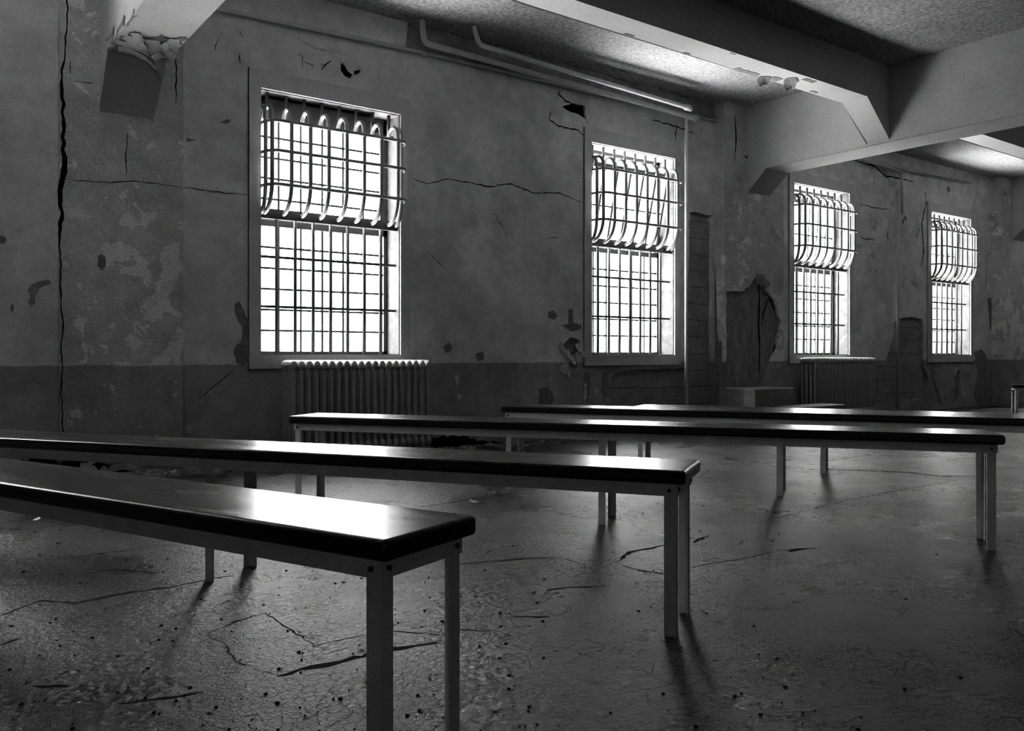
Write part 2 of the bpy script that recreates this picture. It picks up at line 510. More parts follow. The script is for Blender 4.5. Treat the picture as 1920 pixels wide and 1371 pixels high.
for i, pts in enumerate([
    [(52, 545), (60, 533), (75, 527), (92, 525), (95, 532), (75, 540), (66, 555), (65, 570), (58, 574), (53, 566), (57, 556)],
    [(0, 442), (9, 444), (13, 450), (8, 457), (0, 457)], [(20, 571), (25, 570), (26, 582), (20, 586)],
    [(440, 572), (448, 565), (457, 580), (465, 600), (465, 680), (456, 688), (442, 680), (438, 655), (452, 640), (454, 612), (444, 596)],
    [(1028, 585), (1037, 582), (1045, 592), (1039, 600), (1029, 596)],
    [(1050, 611), (1066, 607), (1066, 580), (1074, 580), (1075, 606), (1091, 609), (1089, 617), (1074, 622)],
    [(411, 229), (425, 223), (433, 227), (425, 232)], [(830, 650), (842, 640), (848, 655), (836, 662)],
    [(892, 664), (905, 660), (908, 672), (895, 678)], [(1095, 700), (1104, 698), (1108, 720), (1100, 755), (1094, 730)],
    [(1130, 700), (1140, 698), (1141, 735), (1133, 755), (1128, 730)], [(1010, 730), (1028, 725), (1038, 745), (1030, 775), (1012, 770)],
    [(349, 258), (370, 262), (350, 266)], [(1694, 402), (1700, 408), (1697, 416)],
    [(1775, 352), (1780, 350), (1782, 358), (1777, 362)], [(1852, 560), (1868, 556), (1870, 600), (1856, 620)],
    [(1826, 660), (1840, 655), (1850, 668), (1850, 740), (1838, 770), (1826, 740), (1834, 700)],
]):
    patch('bare_or_shade_patch', wp(pts), WALLY, M['loss'], wall, 60 + i)
for i, pts in enumerate([
    [(852, 705), (857, 700), (861, 715), (858, 728)], [(858, 738), (866, 742), (862, 750), (856, 745)], [(1046, 690), (1062, 676), (1066, 690), (1056, 702)],
    [(1060, 700), (1070, 692), (1068, 710)], [(1024, 712), (1034, 706), (1032, 716)], [(1094, 722), (1098, 716), (1100, 745), (1095, 752)],
    [(1112, 735), (1120, 728), (1120, 745)], [(1790, 690), (1797, 688), (1796, 692), (1789, 705), (1786, 720)], [(1801, 705), (1806, 735), (1812, 745), (1803, 742)],
]):
    patch('loose_paint', wp(pts), WALLY - 0.004, M['flake'], wall, 90 + i)

def peel(mb, c, u, v, n, su, sv, curl, seed):
    """one curling flake of paint: a bent irregular sheet on the surface (u, v) standing off along n"""
    r = random.Random(seed)
    c, u, v, n = Vector(c), Vector(u), Vector(v), Vector(n)
    N = 6
    vs, fs = [], []
    for i in range(N + 1):
        for j in range(N + 1):
            a, b = i / N, j / N
            wv = 0.55 + 0.45 * math.sin(PI * (0.2 + 0.75 * a)) + r.uniform(-0.07, 0.07)
            p = c + u * (a * su) + v * ((b - 0.5) * sv * wv) + n * (curl * a * a + 0.15 * curl * math.sin(5 * b + seed) * a + 0.002)
            if i == N: p += u * r.uniform(-0.15, 0.1) * su
            vs.append(p)
    for i in range(N):
        for j in range(N):
            fs.append((i * (N + 1) + j, i * (N + 1) + j + 1, (i + 1) * (N + 1) + j + 1, (i + 1) * (N + 1) + j))
    mb.add(vs, fs, True)

patch('bare_or_shade_patch', [(x, z) for x, z in H4], WALLY + 0.031, M['crack'], wall, 59, 0.0)  # black sheet paints in the shade inside the hole
# broken plaster at the foot of the wall
patch('bare_or_shade_patch', wp([(808, 822), (850, 816), (900, 826), (945, 828), (945, 856), (805, 850)]), WALLY, M['crack'], wall, 58, 0.015)
patch('bare_or_shade_patch', wp([(20, 866), (60, 858), (104, 862), (104, 910), (20, 905)]), WALLY, M['crack'], wall, 57, 0.015)
# hanging plaster scrap above the first window
mb = MB()
def q(px, py, off):
    x, z = on_wall(px, py)
    return (x, WALLY - off, z)
patch('bare_or_shade_patch', wp([(640, 118), (650, 130), (664, 128), (677, 130), (672, 138), (660, 141), (656, 147), (646, 142), (639, 132)]), WALLY, M['crack'], wall, 56, 0.005)
mb.add([q(626, 100, 0.004), q(650, 106, 0.012), q(664, 114, 0.03), q(666, 126, 0.055), q(675, 133, 0.05), q(658, 137, 0.06), q(655, 147, 0.075), q(646, 136, 0.05), q(642, 122, 0.03), q(655, 124, 0.05)],
       [(0, 1, 8), (1, 9, 8), (1, 2, 9), (2, 3, 9), (3, 4, 5), (3, 5, 9), (9, 5, 7), (5, 6, 7), (8, 9, 7)])
mb.build('peeling_paint', M['trim'], wall)
mb = MB()
x0, z0 = on_wall(1080, 640)
for k in range(5):
    peel(mb, (x0 - 0.2 + 0.07 * k, WALLY - 0.004, z0 - 0.02 - 0.06 * (k % 3)), (0.3, 0, -0.95), (0.95, 0, 0.3), (0, -1, 0), 0.09, 0.06, 0.03, 30 + k)
mb.build('peeling_paint', M['flake'], wall)

# corner shade painted as a dark band on the wall behind the conduits
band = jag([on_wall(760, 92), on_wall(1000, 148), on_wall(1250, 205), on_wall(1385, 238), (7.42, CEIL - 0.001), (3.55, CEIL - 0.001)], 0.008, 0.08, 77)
MB().prism(band, 'y', WALLY - 0.002, WALLY + 0.001).build('bare_or_shade_patch', M['band_shade'], wall)

# ------------------------------------------------------------------ pilasters
def pilaster(name, x0, x1, p, hole=None, ragged=False):
    yf = WALLY - p
    core = structure(MB().box(x0 + 0.03, x1 - 0.03, yf + 0.03, WALLY - 0.0005, 0, CEIL).build(name, M['rough']), None)
    front = sheet('plaster_face', rect(x0, x1, 0, CEIL), [hole] if hole else [], yf, yf + 0.029, M['pilaster'], core)
    if ragged:
        zb = on_wall(1345, 638, yf + 0.06)[1]
        pts = [(yf + 0.029, CEIL), (yf + 0.029, zb - 0.02), (yf + 0.05, zb + 0.01), (yf + 0.07, zb - 0.03), (yf + 0.10, zb + 0.1), (yf + 0.115, zb + 0.7), (WALLY - 0.001, zb + 0.95), (WALLY - 0.001, CEIL)]
        MB().prism(pts, 'x', x0, x0 + 0.029).build('plaster_side', M['pilaster'], core)
    else:
        MB().box(x0, x0 + 0.029, yf + 0.029, WALLY - 0.0005, 0, CEIL).build('plaster_side', M['pilaster'], core)
    MB().box(x1 - 0.029, x1, yf + 0.029, WALLY - 0.0005, 0, CEIL).build('plaster_side', M['pilaster'], core)
    return core
P1Y = WALLY - 0.06
pil1 = pilaster('trim_1', 0.925, 1.705, 0.06)
tag(pil1, 'shallow plaster pilaster split by a tall black crack', 'pilaster')
crk = [(124, -20), (126, 40), (123, 80), (119, 120), (116, 145), (116, 170), (120, 195), (116, 210), (120, 245), (117, 280), (121, 310), (115, 345), (113, 370), (117, 400), (113, 430), (113, 540), (116, 590), (115, 640), (114, 660), (118, 690), (115, 730), (117, 800), (117, 880)]
ribbon('crack', wp(crk, P1Y), P1Y, lambda t: 0.008 + 0.026 * math.exp(-((t - 0.36) / 0.13) ** 2), pil1, seed=11, rough=0.008)
for i, (pts, w) in enumerate([([(124, 336), (180, 342), (240, 340), (300, 345), (340, 352)], 0.006), ([(240, 247), (237, 280), (236, 330)], 0.007),
                              ([(329, 95), (330, 140), (329, 195)], 0.008), ([(131, 113), (132, 140)], 0.006), ([(138, 152), (175, 156)], 0.004)]):
    ribbon('crack', wp(pts, P1Y), P1Y, w, pil1, seed=130 + i)
patch('bare_or_shade_patch', wp([(183, 480), (190, 477), (197, 480), (198, 500), (191, 508), (182, 498)], P1Y), P1Y, M['loss'], pil1, 140)
patch('loose_paint', wp([(130, 772), (145, 765), (156, 775), (150, 785), (134, 784)], P1Y), P1Y, M['flake'], pil1, 141)

patch('bare_or_shade_patch', wp([(112, 868), (140, 860), (190, 868), (235, 870), (280, 884), (280, 915), (112, 910)], P1Y), P1Y, M['crack'], pil1, 142, 0.015)
mb = MB()
for k, (px, py, a) in enumerate([(150, 872, -0.3), (165, 868, 0.5), (190, 876, -0.8), (205, 880, 0.2), (225, 874, -0.2), (240, 882, 0.4), (258, 878, -0.4), (270, 884, 0.1)]):
    x0, z0 = on_wall(px, py, P1Y)
    peel(mb, (x0, P1Y - 0.003, z0), (math.cos(a), 0, math.sin(a)), (-math.sin(a), 0, math.cos(a)), (0, -1, 0), 0.10, 0.045, 0.03, 70 + k)
mb.build('peeling_paint', M['flake'], pil1)
P2Y = WALLY - 0.16
H2 = jag(wp([(1362, 547), (1380, 545), (1395, 546), (1408, 532), (1418, 517), (1430, 514), (1438, 524), (1437, 545), (1452, 563), (1461, 596), (1467, 603), (1456, 638), (1459, 652), (1442, 682), (1432, 720), (1430, 765), (1362, 770), (1361, 700), (1362, 620)], P2Y), 0.010, 0.05, 9)
pil2 = pilaster('trim_2', 7.43, 8.50, 0.16, H2, True)
tag(pil2, 'pilaster with a large ragged hole where the plaster has fallen', 'pilaster')
mb = MB()
x0, z0 = on_wall(1417, 518, P2Y)
peel(mb, (x0, P2Y - 0.001, z0), (0.85, 0, -0.5), (0.5, 0, 0.85), (0, -1, 0), 0.2, 0.13, 0.06, 5)
mb.build('peeling_paint', M['loss'], pil2)
for i, (pts, w) in enumerate([([(1422, 522), (1424, 560), (1422, 600), (1424, 660), (1423, 700)], 0.03), ([(1440, 560), (1430, 590), (1427, 610)], 0.02), ([(1437, 545), (1452, 580), (1464, 603)], 0.025), ([(1456, 640), (1442, 682)], 0.025)]):
    ribbon('crack', wp(pts, P2Y + 0.029), P2Y + 0.029, w, pil2, seed=150 + i)
ribbon('crack', wp([(1378, 215), (1380, 262), (1377, 300)], P2Y), P2Y, 0.02, pil2, seed=160)
ribbon('crack', wp([(1395, 292), (1405, 298)], P2Y), P2Y, 0.02, pil2, seed=161)
pil3 = pilaster('trim_3', 14.10, 15.20, 0.16)
tag(pil3, 'dark pilaster at the far right beyond the last window', 'pilaster')

# stub walls closing the hall (an unseen opening is added in the far side for dim fill)
fill_holes = [rect(-5.0, -4.4, 1.4, 2.6)]
structure(sheet('wall_front', rect(XL, XR, 0, CEIL), fill_holes, YB - 0.3, YB, M['dim']))
structure(MB().box(XL - 0.3, XL, YB - 0.3, 6.65, 0, CEIL).build('wall_left', M['dim']))
structure(MB().box(XR, XR + 0.3, YB - 0.3, 6.65, 0, CEIL).build('wall_right', M['dim']))

# ------------------------------------------------------------------ beams
def cross_beam(n, x0, x1, soff, zw, depth, label):
    """beam running from the window wall across the hall, with a sloped haunch at the wall"""
    prof = [(YB + 0.01, CEIL - 0.001), (YB + 0.01, soff), (WALLY - depth, soff), (WALLY - 0.001, zw), (WALLY - 0.001, CEIL - 0.001)]
    o = MB().prism(prof, 'x', x0, x1).build('ceiling_beam', M['beam'], bevel=0.012, seg=1)
    return structure(o, label, 'beam')
b1 = cross_beam(1, 1.163, 1.50, 2.75, 2.37, 0.38, 'cross beam with peeling haunch above the cracked pilaster')
b2 = cross_beam(2, 7.83, 8.22, 2.862, 2.50, 0.42, 'wide cross beam with sloped haunch left of the third window')
b3 = cross_beam(3, 14.45, 14.83, 2.87, 2.50, 0.42, 'dark cross beam at the far end of the window wall')
b4 = cross_beam(4, 21.0, 21.4, 2.87, 2.50, 0.42, None)
LZ, LY0, LY1 = 3.23, 4.41, 4.65
def long_beam(xa, xb, h0, h1, label):
    """beam parallel to the window wall between two cross beams, haunched at its ends"""
    prof = [(xa, CEIL - 0.001), (xa, LZ - h0), (xa + 0.405 * (h0 > 0), LZ), (xb - 0.405 * (h1 > 0), LZ), (xb, LZ - h1), (xb, CEIL - 0.001)]
    o = MB().prism(prof, 'y', LY0, LY1).build('ceiling_beam', M['beam'], bevel=0.010, seg=1)
    return structure(o, label, 'beam')
lb1 = long_beam(1.501, 7.829, 0.33, 0.33, 'beam parallel to the windows ending in a haunch')
lb2 = long_beam(8.221, 14.449, 0.33, 0.33, 'beam parallel to the windows in the far bay')
long_beam(XL + 0.01, 1.162, 0.0, 0.33, None)
long_beam(14.831, 20.99, 0.33, 0.33, None)
# spalled plaster on the underside of the first beam at its haunch
poly = jag([(1.17, 5.86), (1.17, 5.62), (1.22, 5.45), (1.30, 5.52), (1.36, 5.40), (1.44, 5.46), (1.495, 5.36), (1.495, 5.84)], 0.02, 0.03, 171)
MB().prism(poly, 'z', 2.745, 2.751).build('bare_or_shade_patch', M['loss'], b1)
mb = MB()
for k, (xx, yy, a, su, sv, cu) in enumerate([
    (1.20, 5.80, -0.2, 0.22, 0.12, 0.09), (1.17, 5.68, 0.1, 0.20, 0.10, 0.05), (1.25, 5.72, 0.0, 0.17, 0.13, 0.10), (1.18, 5.56, 0.35, 0.15, 0.09, 0.04),
    (1.33, 5.52, 1.2, 0.12, 0.10, 0.05), (1.40, 5.60, 0.4, 0.10, 0.12, 0.07), (1.46, 5.50, 2.2, 0.10, 0.08, 0.03), (1.44, 5.42, 1.4, 0.11, 0.07, 0.05),
    (1.36, 5.83, 0.5, 0.14, 0.09, 0.12), (1.47, 5.72, 2.6, 0.12, 0.10, 0.06), (1.40, 5.74, 1.8, 0.10, 0.08, 0.04), (1.48, 5.60, 2.0, 0.09, 0.06, 0.04), (1.22, 5.46, 1.0, 0.10, 0.06, 0.03)]):
    peel(mb, (xx, yy, 2.744), (math.cos(a), math.sin(a), 0), (-math.sin(a), math.cos(a), 0), (0, 0, -1), su, sv, cu, k)
mb.smooth = [False] * len(mb.smooth)
mb.build('peeling_paint', M['beam'], b1)
mb = MB()
for k, (yy, zz) in enumerate([(5.45, 2.83), (5.62, 2.80), (5.2, 2.79), (5.74, 2.86), (5.05, 2.9)]):
    peel(mb, (1.162, yy, zz), (0, 0.5, -0.85), (0, 0.85, 0.5), (-1, 0, 0), 0.10, 0.05, 0.03, 60 + k)
mb.build('peeling_paint', M['loss'], b1)
mb = MB()
for k, (s, yy, su) in enumerate([(6.38, 4.50, 0.17), (6.16, 4.62, 0.10)]):
    peel(mb, (s, yy, LZ - 0.002), (0.8, 0.6, 0), (-0.6, 0.8, 0), (0, 0, -1), su, 0.11, 0.05, 40 + k)
mb.smooth = [False] * len(mb.smooth)
mb.build('peeling_paint', M['loss'], lb1)
for k, (s, yy, w, l) in enumerate([(5.95, 4.63, 0.3, 0.04), (6.3, 4.6, 0.12, 0.07), (6.58, 4.45, 0.16, 0.05), (5.2, 4.64, 0.08, 0.02), (6.9, 4.62, 0.1, 0.03), (5.5, 4.42, 0.06, 0.02), (4.55, 4.63, 0.1, 0.02)]):
    poly = jag([(s - w / 2, yy - l / 2), (s + w / 2, yy - l / 2), (s + w / 2, yy + l / 2), (s - w / 2, yy + l / 2)], 0.012, 0.03, 180 + k)
    MB().prism(poly, 'z', LZ - 0.003, LZ + 0.001).build('bare_or_shade_patch', M['loss'], lb1)

# ------------------------------------------------------------------ windows
def window(i):
    x0, k, zt = WINX[i], KZ[i], wtop(i)
    x1 = x0 + WW
    w = structure(empty('window_%d' % (i if i else 9), (x0, WALLY, SILL)), None)
    def put(mb, name, m, bevel=0.0):
        mb.v = [(a - x0, b - WALLY, c - SILL) for a, b, c in mb.v]
        return mb.build(name, m, w, bevel)
    # raised flat surround
    t = 0.088
    yf = WALLY - 0.022
    mb = MB()
    mb.box(x0 - t, x0 + 0.001, yf, WALLY + 0.001, SILL - 0.105, zt + 0.135)
    mb.box(x1 - 0.001, x1 + t, yf, WALLY + 0.001, SILL - 0.105, zt + 0.135)
    mb.box(x0 + 0.001, x1 - 0.001, yf, WALLY + 0.001, zt - 0.001, zt + 0.135)
    mb.box(x0 + 0.001, x1 - 0.001, yf, WALLY + 0.001, SILL - 0.105, SILL + 0.002)
    put(mb, 'window_surround', M['trim'])
    mb = MB()
    u, q = t + 0.006, 0.0015
    mb.box(x0 - u, x0 - t + 0.002, WALLY - q, WALLY + q, SILL - 0.111, zt + 0.141)
    mb.box(x1 + t - 0.002, x1 + u, WALLY - q, WALLY + q, SILL - 0.111, zt + 0.141)
    mb.box(x0 - u, x1 + u, WALLY - q, WALLY + q, zt + 0.133, zt + 0.141)
    mb.box(x0 - u, x1 + u, WALLY - q, WALLY + q, SILL - 0.111, SILL - 0.103)
    put(mb, 'shadow_joint', M['crack'])
    # plastered reveal
    mb = MB()
    mb.box(x0 - 0.002, x0 + 0.008, WALLY, WALLY + 0.27, SILL, zt)
    mb.box(x1 - 0.008, x1 + 0.002, WALLY, WALLY + 0.27, SILL, zt)
    mb.box(x0, x1, WALLY, WALLY + 0.27, zt - 0.008, zt + 0.002)
    mb.box(x0, x1, WALLY, WALLY + 0.27, SILL - 0.002, SILL + 0.008)
    put(mb, 'reveal', M['reveal'])
    # steel sash grid
    yg = WALLY + 0.22
    mid = SILL + 1.08 * k
    a0, a1 = x0 + 0.008, x1 - 0.008
    mb = MB()
    mb.box(a0, a0 + 0.035, yg - 0.02, yg + 0.03, SILL + 0.008, zt - 0.008)
    mb.box(a1 - 0.035, a1, yg - 0.02, yg + 0.03, SILL + 0.008, zt - 0.008)
    mb.box(a0, a1, yg - 0.02, yg + 0.03, SILL + 0.008, SILL + 0.03)
    mb.box(a0, a1, yg - 0.02, yg + 0.03, mid - 0.025, mid + 0.025)
    mb.box(a0, a1, yg - 0.02, yg + 0.03, zt - (0.13 if i == 2 else 0.04), zt - 0.008)
    g0, g1 = a0 + 0.035, a1 - 0.035
    for j in range(1, 6):
        x = g0 + (g1 - g0) * j / 6
        mb.box(x - 0.008, x + 0.008, yg - 0.008, yg + 0.016, SILL + 0.03, mid - 0.025)
    for j in range(1, 6):
        z = SILL + 0.03 + (mid - SILL - 0.055) * j / 6
        mb.box(g0, g1, yg - 0.006, yg + 0.014, z - 0.008, z + 0.008)
    put(mb, 'sash', M['sash'])
    if i == 2:
        put(MB().box(a0 + 0.07, a1 - 0.17, WALLY + 0.10, WALLY + 0.20, zt - 0.175, zt - 0.03), 'header_box', M['flatbar'], 0.01)
    mb = MB().box(g0, g1, yg + 0.004, yg + 0.008, SILL + 0.03, mid - 0.025)
    put(mb, 'pane', M['glass'])
    # upper sash, a hopper that tips into the room in the farther windows
    tilt = [0.0, 0.0, 0.0, math.radians(13), math.radians(4), math.radians(3), 0, 0, 0][i]
    h = (zt - (0.13 if i == 2 else 0.04) - 0.01) - (mid + 0.03)
    if i > 2: h -= 0.10
    R = Matrix.Rotation(tilt, 4, 'X')
    def tip(mb):
        mb.v = [tuple(Vector((0, yg, mid + 0.03)) + R @ Vector((p[0], p[1], p[2])) + Vector((0, 0, 0))) for p in mb.v]
        return mb
    mb = MB()
    mb.box(g0, g0 + 0.028, -0.012, 0.02, 0, h)
    mb.box(g1 - 0.028, g1, -0.012, 0.02, 0, h)
    mb.box(g0, g1, -0.012, 0.02, 0, 0.024)
    mb.box(g0, g1, -0.012, 0.02, h - 0.028, h)
    for j in range(1, 6):
        x = g0 + (g1 - g0) * j / 6
        ww_ = 0.013 if i == 3 else 0.008
        mb.box(x - ww_, x + ww_, -0.006, 0.014, 0.02, h - 0.02)
    for j in range(1, 5 if i < 3 else 2):
        z = h * j / (5 if i < 3 else 2)
        mb.box(g0, g1, -0.005, 0.012, z - 0.008, z + 0.008)
    put(tip(mb), 'hopper_sash', M['sash'])
    put(tip(MB().box(g0 + 0.02, g1 - 0.02, 0.003, 0.006, 0.015, h - 0.02)), 'pane', M['glass'])
    if i > 2:
        zf = mid + 0.03 + h + 0.01
        put(MB().box(g0, g1, yg - 0.006, yg + 0.014, zf, zf + 0.018), 'transom', M['sash'])
        put(MB().box(g0, g1, yg + 0.004, yg + 0.007, zf + 0.018, zt - 0.045), 'pane', M['glass'])
    return w
for i in range(len(WINX)):
    window(i)

BAR_LABEL = {2: 'flat window bars across the large leftmost window above the first radiator',
             3: 'flat window bars in the second window, beside the pale vertical pipe',
             4: 'flat window bars in the third window, above the farther radiator',
             5: 'flat window bars in the last window, farthest along the wall'}
CAGE_LABEL = {2: 'bulging cage of curved steel bars on the largest, leftmost window',
              3: 'bulging cage of curved bars on the second window, touching the pale vertical pipe',
              4: 'bulging curved bar cage on the third window, above the farther radiator',
              5: 'small bulging curved bar cage on the last window along the wall'}
def bars(i):
    """flat grid of bars just inside the opening"""
    x0, k, zt = WINX[i], KZ[i], wtop(i)
    yb = WALLY + 0.055
    o = empty('window_bars', (x0, yb, SILL))
    tag(o, BAR_LABEL[i], 'window bars', 'flat bars in the barred windows')
    band0, band1 = 1.085 * k, 1.165 * k
    for j in range(1, 8):
        x = WW * j / 8
        MB().tube([(x, 0, 0.004), (x, 0, band0 + 0.004)], 0.0145, 8).build('vertical_bar', M['flatbar'], o)
    for j in range(1, 9):
        x = WW * j / 8 - 0.075
        MB().tube([(x, 0, 1.90 * k), (x, 0, zt - SILL - 0.004)], 0.0145, 8).build('vertical_bar', M['flatbar'], o)
    for z in (0.388 * k, 0.785 * k):
        MB().box(0.004, WW - 0.004, -0.004, 0.004, z - 0.010, z + 0.010).build('cross_bar', M['flatbar'], o)
    MB().box(0.004, WW - 0.004, -0.010, 0.010, 1.885 * k, 1.915 * k).build('cross_bar', M['flatbar'], o)
    return o
def cage(i):
    """basket of curved bars bulging into the room in front of the opening hopper"""
    x0, k = WINX[i], KZ[i]
    o = empty('window_cage', (x0, WALLY, SILL))
    tag(o, CAGE_LABEL[i], 'window cage', 'bulging cages on the barred windows')
    MB().box(0.004, WW - 0.004, 0.020, 0.034, 1.085 * k, 1.165 * k).build('bottom_rail', M['flatbar'], o)
    B = 0.15
    def prof(yq, s=1.0):
        pts = []
        zt, zb = 1.955 * k, 1.125 * k
        for q in range(8):
            a = PI * 0.95 * q / 7 + 0.05 * PI
            # top arch
            pts.append((-yq * (0.5 - 0.5 * math.cos(a)) * 1.0 + 0.02 * (1 - q / 7) - 0.0, zt - 0.10 * k + 0.10 * k * math.sin(a)))
        pts[-1] = (-yq, zt - 0.14 * k)
        for q in range(9):
            a = q / 8
            # belly running back under to the rail
            th = a * PI / 2
            pts.append((-yq + (yq + 0.018) * (1 - math.cos(th)), 1.36 * k - (1.36 * k - zb) * math.sin(th)))
        return pts
    xs = [0.036 + 0.1508 * j for j in range(8)]
    for x in xs:
        MB().tube([(x, y, z) for y, z in prof(B)], 0.0165, 8).build('curved_bar', M['bar'], o)
    for x in (0.012, WW - 0.03):
        MB().tube([(x, y, z) for y, z in prof(B * 0.55)], 0.0165, 8).build('curved_bar', M['bar'], o)
    for z in (1.825 * k, 1.592 * k, 1.330 * k):
        pts = [(0.006, 0.03, z)]
        for q in range(6):
            a = q / 5 * PI / 2
            pts.append((0.006 + 0.09 * (1 - math.cos(a)), -B * math.sin(a) * 1.0 - 0.010 + 0.0, z))
        for q in range(6):
            a = PI / 2 - q / 5 * PI / 2
            pts.append((WW + 0.012 - 0.09 * (1 - math.cos(a)), -B * math.sin(a) - 0.010, z))
        pts.append((WW - 0.006, 0.03, z))
        # keep the rod behind the bars at the front, flattened strap
        MB().tube(pts, 0.0140, 8).build('hoop_rod', M['bar'], o)
    return o
for i in (2, 3, 4, 5):
    bars(i)
    cage(i)

# ------------------------------------------------------------------ benches
def bench(corner_lat_d, from_right, ang, L, h, label, legs_t=None, wdt=0.285, group='long wooden benches on steel legs'):
    """corner: near top corner at the right or left end, ang: rotation of the bench's length against the camera's sideways axis"""
    P = W(*corner_lat_d)
    right = (RGT * math.cos(ang) - FWD * math.sin(ang))      # along the bench toward its right end
    org = P - right * L if from_right else P
    rz = math.atan2(right.y, right.x)
    o = empty('bench', (org.x, org.y, 0), rz)
    tag(o, label, 'bench', group)
    T = 0.040
    MB().box(0, L, 0, wdt, h - T, h).build('bench_top', M['top'], o, bevel=0.011, seg=4)
    a0, a1, t = h - T - 0.036, h - T, 0.004
    i_, e = 0.018, 0.026
    fa = MB().box(e, L - e, i_, i_ + t, a0, a1).build('apron', M['paint'], o)
    MB().box(e, L - e, wdt - i_ - t, wdt - i_, a0, a1).build('apron', M['paint'], o)
    MB().box(e, e + t, i_ + t, wdt - i_ - t, a0, a1).build('end_apron', M['paint'], o)
    ea = MB().box(L - e - t, L - e, i_ + t, wdt - i_ - t, a0, a1).build('end_apron', M['paint'], o)
    fl_, th = 0.034, 0.005
    mids = legs_t if legs_t is not None else [L / 2]
    pos = [(e + t, 1)] + [(m_, 1) for m_ in mids] + [(L - e - t, -1)]
    for x, sx in pos:
        for yy, sy in ((i_ + t, 1), (wdt - i_ - t, -1)):
            x_ = sorted((x, x + sx * fl_)); xt = sorted((x, x + sx * th))
            y_ = sorted((yy, yy + sy * th)); yl = sorted((yy + sy * th, yy + sy * fl_))
            mb = MB()
            poly = [(x, yy), (x + sx * fl_, yy), (x + sx * fl_, yy + sy * th), (x + sx * th, yy + sy * th), (x + sx * th, yy + sy * fl_), (x, yy + sy * fl_)]
            mb.prism(poly, 'z', 0.0, a1 - 0.0005)
            lg = mb.build('leg', M['paint'], o)
    for x, sx in ((e + 0.02, 1), (L - e - 0.022, -1)):
        mb = MB()
        mb.tube([(x, i_ - 0.005, a0 + 0.017), (x, i_ + 0.001, a0 + 0.017)], 0.0055, 8)
        mb.build('bolt', M['bolt'], fa)
    for yy in (i_ + 0.02, wdt - i_ - 0.02):
        MB().tube([(L - e + 0.005, yy, a0 + 0.018), (L - e - 0.001, yy, a0 + 0.018)], 0.0055, 8).build('bolt', M['bolt'], ea)
    return o
R_ = math.radians
BL = 3.38
bench((-0.2207, 1.48), True, R_(32.1), BL, 0.475, 'nearest dark wooden bench whose near end stands in front of all the others', [1.3])
bench((0.4845, 2.369), True, R_(21.05), BL, 0.475, 'second dark bench, directly behind the nearest one, running out past the left')
bench((-1.1974, 4.53), False, R_(19.0), BL, 0.475, 'whole dark bench standing in front of the first radiator, both ends visible')
bench((-0.075, 5.42), False, R_(21.8), BL, 0.475, 'dark bench with a pale apron, just behind the fully visible bench')
bench((0.893, 6.25), False, R_(24.0), 2.7, 0.424, 'lowest bench, mostly hidden behind the pale-aproned bench, nearest the windows', [1.30])
bench((6.80, 11.5), False, R_(20.0), BL, 0.40, 'far bench end by the last pilaster, cut by the frame')

# ------------------------------------------------------------------ radiators
def radiator(x0, n, pitch, y0, y1, ztop, label):
    o = empty('radiator', (x0, (y0 + y1) / 2, 0))
    tag(o, label, 'radiator', 'cast iron radiators under the windows')
    d = (y1 - y0)
    rx = pitch * 0.32
    first = None
    for k in range(n):
        if first is None:
            mb = MB()
            for q in range(4):
                yy = -d / 2 + 0.024 + (d - 0.048) * q / 3
                mb.tube([(0, yy, 0.10), (0, yy, 0.13), (0, yy, ztop - 0.08), (0, yy, ztop - 0.05)], [rx * 0.8, rx, rx, rx * 0.8], 8)
            # rounded headers
            for zc, rz in ((ztop - 0.045, 0.045), (0.10, 0.05)):
                N = 10
                pts = []
                for q in range(N + 1):
                    a = q / N
                    pts.append((0, -d / 2 + d * a, zc))
                rr = [rz * (0.55 + 0.45 * math.sin(PI * min(1, max(0, (0.12 + 0.76 * q / N)))) ** 0.6) for q in range(N + 1)]
                o0 = len(mb.v)
                mb.tube(pts, rr, 10)
                mb.v[o0:] = [(x * pitch * 0.46 / 0.05, y, z) for x, y, z in mb.v[o0:]]
            s = mb.build('section', M['iron'], o)
            first = s
        else:
            s = first.copy()
            COL.objects.link(s)
            s.parent = o
        s.location = (pitch * (k + 0.5), 0, 0)
    for x in (pitch * 0.5, pitch * (n - 0.5)):
        for yy in (-d / 2 + 0.03, d / 2 - 0.03):
            MB().tube([(x, yy, 0.0), (x, yy, 0.02), (x, yy, 0.10)], [0.024, 0.016, 0.018], 8).build('foot', M['iron'], o)
    # tie rods and valve
    MB().tube([(0.0, 0, 0.10), (n * pitch, 0, 0.10)], 0.016, 8).build('tie_rod', M['iron'], o)
    MB().tube([(0.0, 0, ztop - 0.045), (n * pitch, 0, ztop - 0.045)], 0.016, 8).build('tie_rod', M['iron'], o)
    return o
radiator(2.40, 20, 0.0605, 5.95, 6.17, 0.765, 'cast iron radiator under the large leftmost window')
radiator(8.92, 22, 0.0605, 5.95, 6.17, 0.775, 'farther cast iron radiator under the third window, beside the plinth')

